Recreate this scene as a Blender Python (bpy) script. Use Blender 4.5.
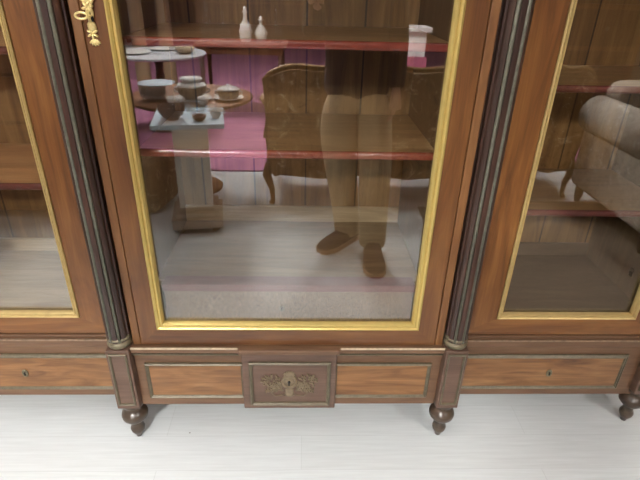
import bpy, bmesh, math, random
from mathutils import Vector, Matrix

for o in list(bpy.data.objects):
    bpy.data.objects.remove(o)
sc = bpy.context.scene
C = sc.collection
R = random.Random(7)
PI = math.pi

# ------------------------------------------------------------------ camera
F_PX = 495.0
right = Vector((0.99938929, -0.02580789, 0.02355836))
down = Vector((0.00885437, -0.46515178, -0.88518666))
fwd = Vector((0.03380302, 0.88485467, -0.46463919))
CAM = Vector((0.0, -1.205, 1.4))
cam_d = bpy.data.cameras.new('camera')
cam = bpy.data.objects.new('camera', cam_d)
C.objects.link(cam)
cam_d.sensor_fit = 'HORIZONTAL'
cam_d.sensor_width = 36.0
cam_d.lens = F_PX / 640.0 * 36.0
cam_d.clip_start = 0.02
CAM_ROT = Matrix((right, -down, -fwd)).transposed()
cam.matrix_world = Matrix.Translation(CAM) @ CAM_ROT.to_4x4()
sc.camera = cam

# ------------------------------------------------------------------ world, exposure
w = bpy.data.worlds.new('world')
sc.world = w
w.use_nodes = True
w.node_tree.nodes['Background'].inputs[0].default_value = (0.9, 0.95, 1.0, 1)
w.node_tree.nodes['Background'].inputs[1].default_value = 0.3
sc.view_settings.view_transform = 'Standard'
sc.view_settings.look = 'None'
sc.view_settings.gamma = 1.0
sc.view_settings.use_curve_mapping = False
sc.view_settings.exposure = -0.25

KEY_STRENGTH = 520.0      # the small bright ceiling panel to the left behind the camera
FILL_LAMP_STRENGTH = 330.0   # unseen shaded lamps added to brighten the rear of the shop
SOFT_FILL_STRENGTH = 5.6       # large soft ceiling panels, unseen, added for fill


# ------------------------------------------------------------------ materials
def srgb(r, g, b):
    def f(c):
        c /= 255.0
        return c / 12.92 if c <= 0.04045 else ((c + 0.055) / 1.055) ** 2.4
    return (f(r), f(g), f(b), 1.0)


def base_mat(name, rough=0.5, metal=0.0):
    m = bpy.data.materials.new(name)
    m.use_nodes = True
    nt = m.node_tree
    b = nt.nodes['Principled BSDF']
    b.inputs['Roughness'].default_value = rough
    b.inputs['Metallic'].default_value = metal
    return m, nt, b


def noise_ramp(nt, scale3, nscale, detail, cols, rough=0.6, dist=0.0, lo=0.3, hi=0.7):
    tc = nt.nodes.new('ShaderNodeTexCoord')
    mp = nt.nodes.new('ShaderNodeMapping')
    mp.inputs['Scale'].default_value = scale3
    nt.links.new(tc.outputs['Object'], mp.inputs['Vector'])
    n = nt.nodes.new('ShaderNodeTexNoise')
    n.inputs['Scale'].default_value = nscale
    n.inputs['Detail'].default_value = detail
    n.inputs['Roughness'].default_value = rough
    n.inputs['Distortion'].default_value = dist
    nt.links.new(mp.outputs[0], n.inputs['Vector'])
    r = nt.nodes.new('ShaderNodeValToRGB')
    el = r.color_ramp.elements
    el[0].position, el[0].color = lo, cols[0]
    el[1].position, el[1].color = hi, cols[-1]
    for i, c in enumerate(cols[1:-1]):
        e = el.new(lo + (hi - lo) * (i + 1) / (len(cols) - 1))
        e.color = c
    nt.links.new(n.outputs['Fac'], r.inputs[0])
    return n, r


def mixrgb(nt, mode, fac, a, b):
    mx = nt.nodes.new('ShaderNodeMix')
    mx.data_type = 'RGBA'
    mx.blend_type = mode
    if isinstance(fac, float):
        mx.inputs[0].default_value = fac
    else:
        nt.links.new(fac, mx.inputs[0])
    nt.links.new(a, mx.inputs[6])
    if isinstance(b, tuple):
        mx.inputs[7].default_value = b
    else:
        nt.links.new(b, mx.inputs[7])
    return mx.outputs[2]


def wood(name, dark, mid, light, axis='Z', rough=0.38, fig=1.0, grain=1.0):
    """Long-grain wood; axis is the grain direction."""
    m, nt, b = base_mat(name, rough)
    s = {'X': (1.2, 9, 9), 'Y': (9, 1.2, 9), 'Z': (9, 9, 1.2)}[axis]
    n1, r1 = noise_ramp(nt, s, 2.2 * fig, 5, [dark, mid, light], 0.55, 1.2, 0.2, 0.8)
    s2 = {'X': (3, 90, 90), 'Y': (90, 3, 90), 'Z': (90, 90, 3)}[axis]
    n2, r2 = noise_ramp(nt, s2, 2.0, 3, [(0.72, 0.70, 0.68, 1), (1.1, 1.08, 1.06, 1)], 0.6)
    col = mixrgb(nt, 'MULTIPLY', 0.7 * grain, r1.outputs[0], r2.outputs[0])
    nt.links.new(col, b.inputs['Base Color'])
    bp = nt.nodes.new('ShaderNodeBump')
    bp.inputs['Strength'].default_value = 0.08
    bp.inputs['Distance'].default_value = 0.002
    nt.links.new(n2.outputs['Fac'], bp.inputs['Height'])
    nt.links.new(bp.outputs[0], b.inputs['Normal'])
    return m


def plain(name, col, rough=0.5, metal=0.0, var=0.12, scale=14.0):
    m, nt, b = base_mat(name, rough, metal)
    d = tuple(c * (1 - var) for c in col[:3]) + (1,)
    l = tuple(min(1, c * (1 + var)) for c in col[:3]) + (1,)
    n, r = noise_ramp(nt, (1, 1, 1), scale, 4, [d, l])
    nt.links.new(r.outputs[0], b.inputs['Base Color'])
    return m


def planks(name, dark, mid, light, width, rough=0.55, joint=0.35):
    """Boards standing side by side along x, vertical grain, dark joints."""
    m, nt, b = base_mat(name, rough)
    n1, r1 = noise_ramp(nt, (10, 10, 1.0), 2.4, 5, [dark, mid, light], 0.6, 1.0)
    n2, r2 = noise_ramp(nt, (80, 80, 3), 2.0, 3, [(0.75, 0.73, 0.7, 1), (1.08, 1.06, 1.04, 1)])
    col = mixrgb(nt, 'MULTIPLY', 0.6, r1.outputs[0], r2.outputs[0])
    tc = nt.nodes.new('ShaderNodeTexCoord')
    sx = nt.nodes.new('ShaderNodeSeparateXYZ')
    nt.links.new(tc.outputs['Object'], sx.inputs[0])
    dv = nt.nodes.new('ShaderNodeMath'); dv.operation = 'DIVIDE'
    dv.inputs[1].default_value = width
    sh = nt.nodes.new('ShaderNodeMath'); sh.operation = 'SUBTRACT'
    sh.inputs[1].default_value = 0.043
    nt.links.new(sx.outputs[0], sh.inputs[0])
    nt.links.new(sh.outputs[0], dv.inputs[0])
    ad = nt.nodes.new('ShaderNodeMath'); ad.operation = 'ADD'
    ad.inputs[1].default_value = 20.0
    nt.links.new(dv.outputs[0], ad.inputs[0])
    fr = nt.nodes.new('ShaderNodeMath'); fr.operation = 'FRACT'
    nt.links.new(ad.outputs[0], fr.inputs[0])
    lt = nt.nodes.new('ShaderNodeMath'); lt.operation = 'LESS_THAN'
    lt.inputs[1].default_value = 0.006 / width
    nt.links.new(fr.outputs[0], lt.inputs[0])
    col2 = mixrgb(nt, 'MIX', lt.outputs[0], col, tuple(c * joint for c in dark[:3]) + (1,))
    nt.links.new(col2, b.inputs['Base Color'])
    return m


def glass_mat(name, f0, tint=(1, 1, 1, 1)):
    """Clear pane: Schlick reflectance, sharp mirror plus straight transmission."""
    m = bpy.data.materials.new(name)
    m.use_nodes = True
    nt = m.node_tree
    for n in list(nt.nodes):
        nt.nodes.remove(n)
    out = nt.nodes.new('ShaderNodeOutputMaterial')
    ge = nt.nodes.new('ShaderNodeNewGeometry')
    dt = nt.nodes.new('ShaderNodeVectorMath'); dt.operation = 'DOT_PRODUCT'
    nt.links.new(ge.outputs['Incoming'], dt.inputs[0])
    nt.links.new(ge.outputs['Normal'], dt.inputs[1])

    def math_(op, a, b=None):
        n = nt.nodes.new('ShaderNodeMath'); n.operation = op
        for i, v in enumerate((a, b)):
            if v is None:
                continue
            if isinstance(v, (int, float)):
                n.inputs[i].default_value = v
            else:
                nt.links.new(v, n.inputs[i])
        return n.outputs[0]
    c = math_('ABSOLUTE', dt.outputs['Value'])
    k = math_('POWER', math_('SUBTRACT', 1.0, c), 5.0)
    fac = math_('ADD', math_('MULTIPLY', k, 1.0 - f0), f0)
    tr = nt.nodes.new('ShaderNodeBsdfTransparent')
    tr.inputs[0].default_value = tint
    gl = nt.nodes.new('ShaderNodeBsdfAnisotropic')
    gl.inputs['Roughness'].default_value = 0.0
    mx = nt.nodes.new('ShaderNodeMixShader')
    nt.links.new(fac, mx.inputs[0])
    nt.links.new(tr.outputs[0], mx.inputs[1])
    nt.links.new(gl.outputs[0], mx.inputs[2])
    nt.links.new(mx.outputs[0], out.inputs[0])
    return m


def floral(name, ground, c2, c3, scale=16.0, rough=0.85):
    m, nt, b = base_mat(name, rough)
    n, r = noise_ramp(nt, (1, 1, 1), scale, 6, [c2, ground, ground, c3], 0.7, 2.2, 0.32, 0.66)
    n2, r2 = noise_ramp(nt, (1, 1, 1), scale * 2.6, 3, [(0.6, 0.6, 0.6, 1), (1.2, 1.2, 1.2, 1)], 0.6, 1.5)
    col = mixrgb(nt, 'MULTIPLY', 0.7, r.outputs[0], r2.outputs[0])
    nt.links.new(col, b.inputs['Base Color'])
    return m


def emit(name, col, strength):
    m = bpy.data.materials.new(name)
    m.use_nodes = True
    nt = m.node_tree
    b = nt.nodes['Principled BSDF']
    b.inputs['Base Color'].default_value = (0.8, 0.8, 0.8, 1)
    b.inputs['Emission Color'].default_value = col
    b.inputs['Emission Strength'].default_value = strength
    return m


M = {}


def dk(cols, f, sat=1.0):
    out = []
    for c in cols:
        g = (c[0] + c[1] + c[2]) / 3
        out.append(tuple((g + (v - g) * sat) * f for v in c[:3]) + (1,))
    return out


mah = (srgb(84, 46, 18), srgb(132, 83, 34), srgb(162, 112, 52))
mah = dk(mah, .82, .92)
M['door_v'] = wood('mahogany upright', *mah, 'Z', 0.36)
M['door_h'] = wood('mahogany rail', *mah, 'X', 0.33)
mhc = (srgb(76, 45, 26), srgb(111, 72, 40), srgb(134, 93, 52))
mhc = dk(mhc, .88)
M['cdoor_v'] = wood('red mahogany upright', *mhc, 'Z', 0.33)
M['cdoor_h'] = wood('red mahogany rail', *mhc, 'X', 0.33)
M['strip'] = wood('worn mahogany edge', srgb(86, 56, 30), srgb(116, 78, 44), srgb(138, 100, 60), 'Z', 0.45)
bs = (srgb(94, 68, 48), srgb(122, 91, 66), srgb(142, 110, 82))
bs = dk(bs, .74)
M['base_h'] = wood('faded mahogany rail', *bs, 'X', 0.5)
M['base_v'] = wood('faded mahogany upright', *bs, 'Z', 0.5)
M['veneer'] = wood('flamed veneer', *dk((srgb(92, 58, 32), srgb(142, 100, 60), srgb(172, 130, 84)), .82), 'X', 0.42, 1.6)
M['tablet'] = wood('grey brown mahogany', *dk((srgb(84, 64, 52), srgb(106, 82, 68), srgb(124, 98, 82)), .80), 'X', 0.5)
M['column'] = wood('dark stained mahogany', srgb(36, 24, 20), srgb(58, 40, 33), srgb(88, 58, 45), 'Z', 0.36)
M['foot'] = wood('ebonised wood', srgb(48, 39, 32), srgb(70, 58, 47), srgb(90, 76, 62), 'X', 0.28)
M['carcass'] = wood('dark carcass', srgb(40, 26, 20), srgb(62, 42, 32), srgb(80, 56, 44), 'Z', 0.55)
M['oak_panel'] = planks('oak back boards', srgb(98, 70, 36), srgb(128, 96, 52), srgb(150, 116, 68), 0.185)
M['oak_x'] = wood('oak board', srgb(110, 86, 56), srgb(134, 108, 74), srgb(154, 128, 92), 'X', 0.5)
M['oak_lit'] = wood('lit oak inner board', srgb(150, 130, 98), srgb(178, 158, 122), srgb(198, 178, 142), 'X', 0.5)  # oak with the key light falling on it painted into the colour
M['brown_shaded'] = wood('shaded brown inner board', srgb(56, 44, 30), srgb(74, 60, 44), srgb(90, 75, 57), 'X', 0.5)  # brown stain, with the shade of the right bay painted in
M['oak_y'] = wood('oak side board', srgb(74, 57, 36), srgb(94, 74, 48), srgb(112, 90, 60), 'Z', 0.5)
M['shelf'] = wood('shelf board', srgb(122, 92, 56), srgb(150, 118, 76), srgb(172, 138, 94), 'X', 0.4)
M['shelf_edge_dark'] = plain('maroon lacquered edge', srgb(96, 44, 38), 0.3, 0, 0.15, 30)
M['shelf_lit'] = wood('lit shelf board', srgb(170, 122, 78), srgb(204, 154, 102), srgb(220, 176, 124), 'X', 0.4)  # left bay shelves, lightened in colour to look lit
M['shelf_edge'] = plain('red lacquered edge', srgb(136, 62, 46), 0.22, 0, 0.15, 30)
M['shelf_edge'].node_tree.nodes['Principled BSDF'].inputs['IOR'].default_value = 1.8
M['gilt'] = plain('gilded brass bright', srgb(200, 177, 106), 0.36, 0.5, 0.06, 40)
M['gilt_side'] = plain('gilded brass worn', srgb(188, 164, 108), 0.4, 0.4, 0.09, 40)
M['ormolu'] = plain('ormolu', srgb(232, 214, 150), 0.38, 0.55, 0.2, 80)
M['brass_dull'] = plain('verdigris brass', srgb(94, 86, 68), 0.45, 0.25, 0.22, 60)
M['fillet'] = plain('green grey fillet', srgb(104, 104, 90), 0.4, 0.25, 0.25, 60)
M['worn_highlight_side'] = plain('worn wood edge highlight', srgb(132, 110, 90), 0.5, 0.0, 0.3, 60)  # worn side ledge edge, its highlight painted in
M['worn'] = plain('worn edge highlight', srgb(178, 162, 136), 0.5, 0.0, 0.25, 90)  # worn ledge edge, with the light it catches painted in
M['brass_ring'] = plain('dull bronze ring', srgb(118, 110, 88), 0.4, 0.4, 0.22, 50)
M['mount'] = plain('dark bronze mount', srgb(120, 106, 84), 0.45, 0.3, 0.25, 80)
M['hole'] = plain('keyhole dark', (0.006, 0.005, 0.005, 1), 0.8)
M['glass'] = glass_mat('cabinet glass', 0.15)
M['ware_glass'] = glass_mat('clear ware glass', 0.10, (0.86, 0.88, 0.88, 1))
M['dark_glass'] = glass_mat('smoked ware glass', 0.10, (0.5, 0.4, 0.34, 1))


def drawer_veneer():
    m, nt, b = base_mat('pale feathered veneer', 0.5)
    n1, r1 = noise_ramp(nt, (30, 10, 12), 2.6, 5, [srgb(100, 82, 64), srgb(128, 107, 84), srgb(156, 134, 108)], 0.65, 3.0)
    n2, r2 = noise_ramp(nt, (60, 30, 45), 2.0, 3, [(0.82, 0.8, 0.78, 1), (1.08, 1.06, 1.04, 1)], 0.6, 2.0)
    nt.links.new(mixrgb(nt, 'MULTIPLY', 0.7, r1.outputs[0], r2.outputs[0]), b.inputs['Base Color'])
    return m


M['drawer'] = drawer_veneer()
M['drawer_edge'] = plain('mauve lacquered edge', srgb(112, 64, 56), 0.35, 0, 0.12, 30)


def floor_mat():
    m, nt, b = base_mat('whitewashed boards', 0.42)
    tc = nt.nodes.new('ShaderNodeTexCoord')
    br = nt.nodes.new('ShaderNodeTexBrick')
    br.inputs['Scale'].default_value = 1.0
    br.inputs['Mortar Size'].default_value = 0.0016
    br.inputs['Mortar Smooth'].default_value = 0.6
    br.inputs['Brick Width'].default_value = 1.25
    br.inputs['Row Height'].default_value = 0.135
    br.offset = 0.37
    br.inputs['Color1'].default_value = srgb(201, 206, 206)
    br.inputs['Color2'].default_value = srgb(206, 211, 212)
    br.inputs['Mortar'].default_value = srgb(192, 197, 197)
    nt.links.new(tc.outputs['Object'], br.inputs['Vector'])
    n, r = noise_ramp(nt, (2, 40, 1), 2.5, 5, [(0.88, 0.885, 0.88, 1), (1.04, 1.04, 1.04, 1)])
    c = mixrgb(nt, 'MULTIPLY', 0.8, br.outputs['Color'], r.outputs[0])
    # a few small dents
    vo = nt.nodes.new('ShaderNodeTexVoronoi')
    vo.inputs['Scale'].default_value = 4.6
    nt.links.new(tc.outputs['Object'], vo.inputs['Vector'])
    lt = nt.nodes.new('ShaderNodeMath'); lt.operation = 'LESS_THAN'
    lt.inputs[1].default_value = 0.026
    nt.links.new(vo.outputs['Distance'], lt.inputs[0])
    c2 = mixrgb(nt, 'MIX', lt.outputs[0], c, srgb(128, 126, 120))
    nt.links.new(c2, b.inputs['Base Color'])
    return m


M['floor'] = floor_mat()
M['wall'] = plain('off white plaster', srgb(226, 222, 212), 0.8, 0, 0.03, 3)
M['wall_dark'] = plain('taupe plaster', srgb(120, 96, 74), 0.8, 0, 0.06, 3)
M['ceiling'] = plain('white ceiling', srgb(236, 236, 232), 0.85, 0, 0.02, 3)
M['carpet'] = plain('magenta carpet', srgb(132, 82, 106), 0.95, 0, 0.1, 60)
M['added_rug'] = plain('brown woven wool', srgb(122, 106, 88), 0.95, 0, 0.15, 50)
M['stone'] = plain('pale painted stone', srgb(228, 220, 208), 0.5, 0, 0.08, 8)
M['stone_dark'] = plain('brown worn stone', srgb(150, 124, 100), 0.5, 0, 0.15, 14)
M['stone_mid'] = plain('worn stone', srgb(176, 160, 144), 0.5, 0, 0.15, 10)
M['marble'] = plain('blue grey marble', srgb(200, 218, 228), 0.3, 0, 0.1, 10)
M['porcelain'] = plain('white porcelain', srgb(226, 224, 218), 0.2, 0, 0.06, 25)
M['porcelain_band'] = plain('patterned porcelain', srgb(150, 132, 110), 0.3, 0, 0.45, 70)
M['porcelain_blue'] = plain('pale blue porcelain', srgb(196, 208, 216), 0.2, 0, 0.05, 25)
M['grey_top'] = plain('grey veined top', srgb(190, 192, 194), 0.3, 0, 0.25, 14)
M['brown_dish'] = plain('brown earthenware', srgb(130, 88, 56), 0.4, 0, 0.2, 30)
M['furn'] = wood('walnut furniture', srgb(84, 52, 30), srgb(120, 80, 48), srgb(146, 102, 64), 'X', 0.4)
M['furn_dark'] = wood('dark walnut', srgb(48, 30, 20), srgb(74, 48, 32), srgb(92, 62, 42), 'X', 0.4)
M['gilt_wood'] = plain('gilded wood', srgb(138, 108, 66), 0.45, 0.3, 0.2, 30)
M['tapestry'] = floral('brown tapestry', srgb(156, 122, 82), srgb(44, 30, 20), srgb(240, 222, 182), 7)
M['sofa_cloth'] = floral('grey floral damask', srgb(156, 145, 130), srgb(70, 60, 50), srgb(208, 200, 186), 7)
M['skin'] = plain('skin', srgb(214, 166, 140), 0.5, 0, 0.05, 20)
M['jacket'] = plain('dark brown jacket cloth', srgb(46, 38, 34), 0.85, 0, 0.2, 60)
M['khaki'] = plain('khaki trousers cloth', srgb(192, 170, 134), 0.85, 0, 0.1, 40)
M['shoe'] = plain('brown suede', srgb(52, 30, 22), 0.8, 0, 0.15, 40)
M['sole'] = plain('tan rubber sole', srgb(176, 142, 112), 0.7, 0, 0.08, 30)
M['hair'] = plain('dark brown hair', srgb(52, 38, 28), 0.6, 0, 0.3, 60)
M['eye'] = plain('eye white', srgb(235, 232, 226), 0.2, 0, 0.02)
M['iris'] = plain('brown iris', srgb(60, 40, 26), 0.2, 0, 0.1)
M['lips'] = plain('lips', srgb(178, 106, 96), 0.5, 0, 0.05)
M['phone'] = plain('black phone case', srgb(24, 24, 26), 0.3, 0, 0.05)
M['tan_pillar'] = plain('tan scagliola', srgb(128, 106, 80), 0.4, 0, 0.15, 12)
M['pink_cloth'] = plain('pink cloth', srgb(196, 110, 136), 0.9, 0, 0.08, 30)
M['white_paint'] = plain('white paint', srgb(232, 232, 230), 0.5, 0, 0.04, 10)
M['key_panel'] = emit('bright lamp diffuser', (1.0, 0.985, 0.96, 1), KEY_STRENGTH)
M['fill_pendant_low'] = emit('pendant diffuser low', (1.0, 0.98, 0.95, 1), FILL_LAMP_STRENGTH * .14)
M['fill_pendant'] = emit('pendant diffuser', (1.0, 0.98, 0.95, 1), FILL_LAMP_STRENGTH)
M['soft_fill'] = emit('soft fill diffuser', (0.95, 0.975, 1.0, 1), SOFT_FILL_STRENGTH)


# ------------------------------------------------------------------ mesh helpers
class MB:
    def __init__(s):
        s.bm = bmesh.new()

    def _take(s, tmp, mi=0, smooth=False):
        for f in tmp.faces:
            f.material_index = mi
            f.smooth = smooth
        me = bpy.data.meshes.new('tmp')
        tmp.to_mesh(me)
        tmp.free()
        s.bm.from_mesh(me)
        bpy.data.meshes.remove(me)
        return s

    def box(s, x0, x1, y0, y1, z0, z1, bev=0.0, mi=0, mat=None, seg=2):
        t = bmesh.new()
        bmesh.ops.create_cube(t, size=1)
        bmesh.ops.scale(t, vec=(abs(x1 - x0), abs(y1 - y0), abs(z1 - z0)), verts=t.verts)
        if bev:
            bmesh.ops.bevel(t, geom=t.edges, offset=bev, segments=seg, profile=0.5, affect='EDGES')
        bmesh.ops.translate(t, vec=((x0 + x1) / 2, (y0 + y1) / 2, (z0 + z1) / 2), verts=t.verts)
        if mat is not None:
            bmesh.ops.transform(t, matrix=mat, verts=t.verts)
        return s._take(t, mi)

    def lathe(s, prof, c=(0, 0, 0), n=32, mi=0, mat=None, smooth=True, cap=True):
        """prof: (r, z) pairs bottom to top; open ends are capped."""
        t = bmesh.new()
        rings = []
        for r, z in prof:
            if r < 1e-5:
                rings.append([t.verts.new((0, 0, z))])
            else:
                rings.append([t.verts.new((r * math.cos(2 * PI * i / n), r * math.sin(2 * PI * i / n), z)) for i in range(n)])
        for a, b in zip(rings, rings[1:]):
            for i in range(n):
                j = (i + 1) % n
                if len(a) == 1 and len(b) == 1:
                    continue
                if len(a) == 1:
                    t.faces.new((a[0], b[j], b[i]))
                elif len(b) == 1:
                    t.faces.new((a[i], a[j], b[0]))
                else:
                    t.faces.new((a[i], a[j], b[j], b[i]))
        if cap and len(rings[0]) > 1:
            t.faces.new(rings[0][::-1])
        if cap and len(rings[-1]) > 1:
            t.faces.new(rings[-1])
        bmesh.ops.recalc_face_normals(t, faces=t.faces)
        if mat is not None:
            bmesh.ops.transform(t, matrix=mat, verts=t.verts)
        bmesh.ops.translate(t, vec=c, verts=t.verts)
        return s._take(t, mi, smooth)

    def tube(s, pts, r, n=8, mi=0, closed=False):
        pts = [Vector(p) for p in pts]
        rs = r if isinstance(r, (list, tuple)) else [r] * len(pts)
        t = bmesh.new()
        rings = []
        N = len(pts)
        for i, p in enumerate(pts):
            if closed:
                d = pts[(i + 1) % N] - pts[(i - 1) % N]
            else:
                d = pts[min(i + 1, N - 1)] - pts[max(i - 1, 0)]
            d.normalize()
            up = Vector((0, 1, 0)) if abs(d.y) < 0.9 else Vector((1, 0, 0))
            a = d.cross(up).normalized()
            b = d.cross(a)
            rings.append([t.verts.new(p + (a * math.cos(2 * PI * k / n) + b * math.sin(2 * PI * k / n)) * rs[i]) for k in range(n)])
        seq = list(zip(rings, rings[1:]))
        if closed:
            seq.append((rings[-1], rings[0]))
        for a, b in seq:
            for k in range(n):
                j = (k + 1) % n
                t.faces.new((a[k], a[j], b[j], b[k]))
        if not closed:
            t.faces.new(rings[0][::-1])
            t.faces.new(rings[-1])
        bmesh.ops.recalc_face_normals(t, faces=t.faces)
        return s._take(t, mi, True)

    def frame(s, x0, x1, z0, z1, prof, mi=(0, 0), smooth=False):
        """Mitred rectangular frame in the xz plane; prof: closed list of (inset, y). mi = (uprights, rails)."""
        t = bmesh.new()
        rings = []
        for cx, cz, sx, sz in ((x0, z0, 1, 1), (x1, z0, -1, 1), (x1, z1, -1, -1), (x0, z1, 1, -1)):
            rings.append([t.verts.new((cx + sx * u, y, cz + sz * u)) for u, y in prof])
        n = len(prof)
        for q in range(4):
            a, b = rings[q], rings[(q + 1) % 4]
            for k in range(n):
                f = t.faces.new((a[k], a[(k + 1) % n], b[(k + 1) % n], b[k]))
                f.material_index = mi[1] if q in (0, 2) else mi[0]
                f.smooth = smooth
        bmesh.ops.recalc_face_normals(t, faces=t.faces)
        me = bpy.data.meshes.new('tmp')
        t.to_mesh(me)
        t.free()
        s.bm.from_mesh(me)
        bpy.data.meshes.remove(me)
        return s

    def ball(s, c, r, sc3=(1, 1, 1), mi=0, mat=None, u=12, v=8):
        t = bmesh.new()
        bmesh.ops.create_uvsphere(t, u_segments=u, v_segments=v, radius=r)
        bmesh.ops.scale(t, vec=sc3, verts=t.verts)
        if mat is not None:
            bmesh.ops.transform(t, matrix=mat, verts=t.verts)
        bmesh.ops.translate(t, vec=c, verts=t.verts)
        return s._take(t, mi, True)

    def build(s, name, mats, parent=None):
        me = bpy.data.meshes.new(name)
        s.bm.to_mesh(me)
        s.bm.free()
        for m in (mats if isinstance(mats, (list, tuple)) else [mats]):
            me.materials.append(m)
        o = bpy.data.objects.new(name, me)
        C.objects.link(o)
        if parent is not None:
            o.parent = parent
            o.matrix_parent_inverse = Matrix.Identity(4)
        return o


def tag(o, label, cat, group=None):
    o['label'] = label
    o['category'] = cat
    if group:
        o['group'] = group
    return o


def thing(name, label, cat, loc=(0, 0, 0), rz=0.0, group=None):
    o = bpy.data.objects.new(name, None)
    C.objects.link(o)
    o.location = loc
    o.rotation_euler = (0, 0, rz)
    o.empty_display_size = 0.1
    return tag(o, label, cat, group)


def struct(o):
    o['kind'] = 'structure'
    return o


def copy_tree(o, parent=None):
    c = o.copy()
    C.objects.link(c)
    if parent is not None:
        c.parent = parent
        c.matrix_parent_inverse = o.matrix_parent_inverse.copy()
    for ch in list(o.children):
        copy_tree(ch, c)
    return c


# ------------------------------------------------------------------ room shell
XL, XR, YB, YF, ZC = -5.0, 5.0, 0.60, -12.6, 3.5
struct(MB().box(XL - .1, XR + .1, YF - .1, YB + .1, -0.1, 0).build('floor', M['floor']))
struct(MB().box(XL - .1, XR + .1, YF - .1, YB + .1, ZC, ZC + .1).build('ceiling', M['ceiling']))
struct(MB().box(XL - .1, XR + .1, YB, YB + .1, 0, ZC).build('wall_back', M['wall']))
struct(MB().box(XL - .1, XR + .1, YF - .1, YF, 0, ZC).build('wall_front', M['wall_dark']))
struct(MB().box(XL - .1, XL, YF, YB, 0, ZC).build('wall_left', M['wall']))
struct(MB().box(XR, XR + .1, YF, YB, 0, ZC).build('wall_right', M['wall_dark']))


def ceiling_light(label, x, y, sx, sy, mat):
    t = thing('ceiling_light', label, 'lamp', (x, y, ZC))
    MB().frame(-sx / 2 - .03, sx / 2 + .03, -sy / 2 - .03, sy / 2 + .03,
               [(0, 0), (0, .05), (.03, .05), (.03, 0)]).build('frame', M['white_paint'], t).rotation_euler = (-PI / 2, 0, 0)
    MB().box(-sx / 2, sx / 2, -sy / 2, sy / 2, -.035, -.012).build('diffuser', mat, t)
    return t


ceiling_light('small bright ceiling lamp above the carpet left of the photographer', -1.35, -4.9, .6, .6, M['key_panel'])
ceiling_light('added soft fill panel nearest the cabinet on the left', -1.7, -0.3, 1.5, .6, M['soft_fill'])  # the soft panels are added fill, unseen from the camera
ceiling_light('added soft fill panel above the stone pedestal', -1.0, -2.3, 1.8, .7, M['soft_fill'])
ceiling_light('added soft fill panel over the middle of the pink carpet', -.6, -6.0, 2.6, .6, M['soft_fill'])
ceiling_light('added soft fill panel over the far end of the pink carpet', -.6, -8.6, 2.6, .9, M['soft_fill'])


def fill_pendant(label, x, y, z=2.25, mat='fill_pendant'):  # unseen lamps added to brighten the things mirrored in the glass
    t = thing('fill_lamp', label, 'lamp', (x, y, z), 0, 'added fill lamps over the carpet')
    sh = [(.24, 0), (.245, .004), (.20, .12), (.10, .21), (.03, .24), (.0, .242)]
    inn = [(0, .236), (.028, .234), (.095, .204), (.195, .116), (.235, 0)]
    MB().lathe(inn + sh, n=40, cap=False).build('shade', M['wall_dark'], t)
    MB().lathe([(0, .10), (.15, .10), (.15, .12), (0, .12)], n=32).build('diffuser', M[mat], t)
    MB().tube([(0, 0, .24), (0, 0, ZC - z)], .006, 8).build('cord', M['hole'], t)


fill_pendant('added fill lamp hanging above the carpet edge on the left, behind the pedestal', -.95, -2.75)
fill_pendant('added fill lamp hanging above the back of the tapestry settee', .45, -2.75)
fill_pendant('added fill lamp hanging above the white floor in front of the pedestal', -.85, -.85, 2.3, 'fill_pendant_low')
fill_pendant('added fill lamp hanging above the grey sofa on the right', 2.1, -2.3)
fill_pendant('added fill lamp hanging above the grey topped round table', -1.4, -4.0)

# ------------------------------------------------------------------ the display cabinet
XC = -0.04
ZT = 2.25            # underside of the cornice
cab = thing('display_cabinet', 'long breakfront mahogany display cabinet with three glazed doors, fluted columns and bun feet', 'cabinet', (XC, 0, 0))

# base -------------------------------------------------------------
CB = 0.483           # half width of the centre base
b = MB()
b.box(-CB, CB, 0.0, .50, .150, .376, .003)
b.build('centre_base', M['base_h'], cab)
b = MB()
b.box(-CB - .002, CB + .002, -.014, .07, .376, .397, .004)
lg = b.build('base_ledge', M['base_h'], cab)
for xa_, xb_ in ((-.484, -.158), (.158, .484)):
    MB().box(xa_, xb_, -.0155, -.010, .392, .3985, .002).build('worn_highlight', M['worn'], lg)
for s in (-1, 1):
    x0, x1 = (.145, .447) if s > 0 else (-.447, -.147)
    p = MB().box(x0, x1, -.004, .002, .192, .324).build('base_panel', M['veneer'], cab)
    f = MB().frame(x0 - .004, x1 + .004, .186, .330,
                   [(0, .001), (0, -.008), (.004, -.011), (.008, -.008), (.011, -.004), (.011, .001)])
    f.build('brass_moulding', M['brass_dull'], p)
# thin brass line under the ledge
MB().box(-CB, CB, -.006, .0, .362, .367, .001).build('brass_line', M['brass_dull'], cab)

# centre tablet with bronze mount ------------------------------------
tablet = MB().box(-.148, .148, -.018, .02, .150, .378, .003).build('tablet', M['tablet'], cab)
MB().box(-.156, .156, -.026, .02, .380, .398, .004).build('tablet_cap', M['base_h'], tablet)
MB().frame(-.126, .130, .168, .348, [(0, -.017), (0, -.024), (.004, -.027), (.010, -.023), (.012, -.017)]).build('brass_moulding', M['brass_dull'], tablet)
mt = MB()
cz = .258


def leaf(mb, x, z, ang, L, wd, y=-.021):
    m = Matrix.Translation((x, y, z)) @ Matrix.Rotation(ang, 4, 'Y')
    mb.ball((0, 0, 0), 1, (wd, .004, L), mat=m, u=8, v=6)
    # ball is centred: shift along its own axis
    return mb


def leafs(mb, x, z, ang, L, wd, y=-.021):
    dx, dz = math.sin(ang) * L, math.cos(ang) * L
    t = Matrix.Rotation(ang, 4, 'Y') @ Matrix.Diagonal((wd, .0045, L, 1))
    mb.ball((x + dx, y, z + dz), 1, mat=t, u=8, v=6)


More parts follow.
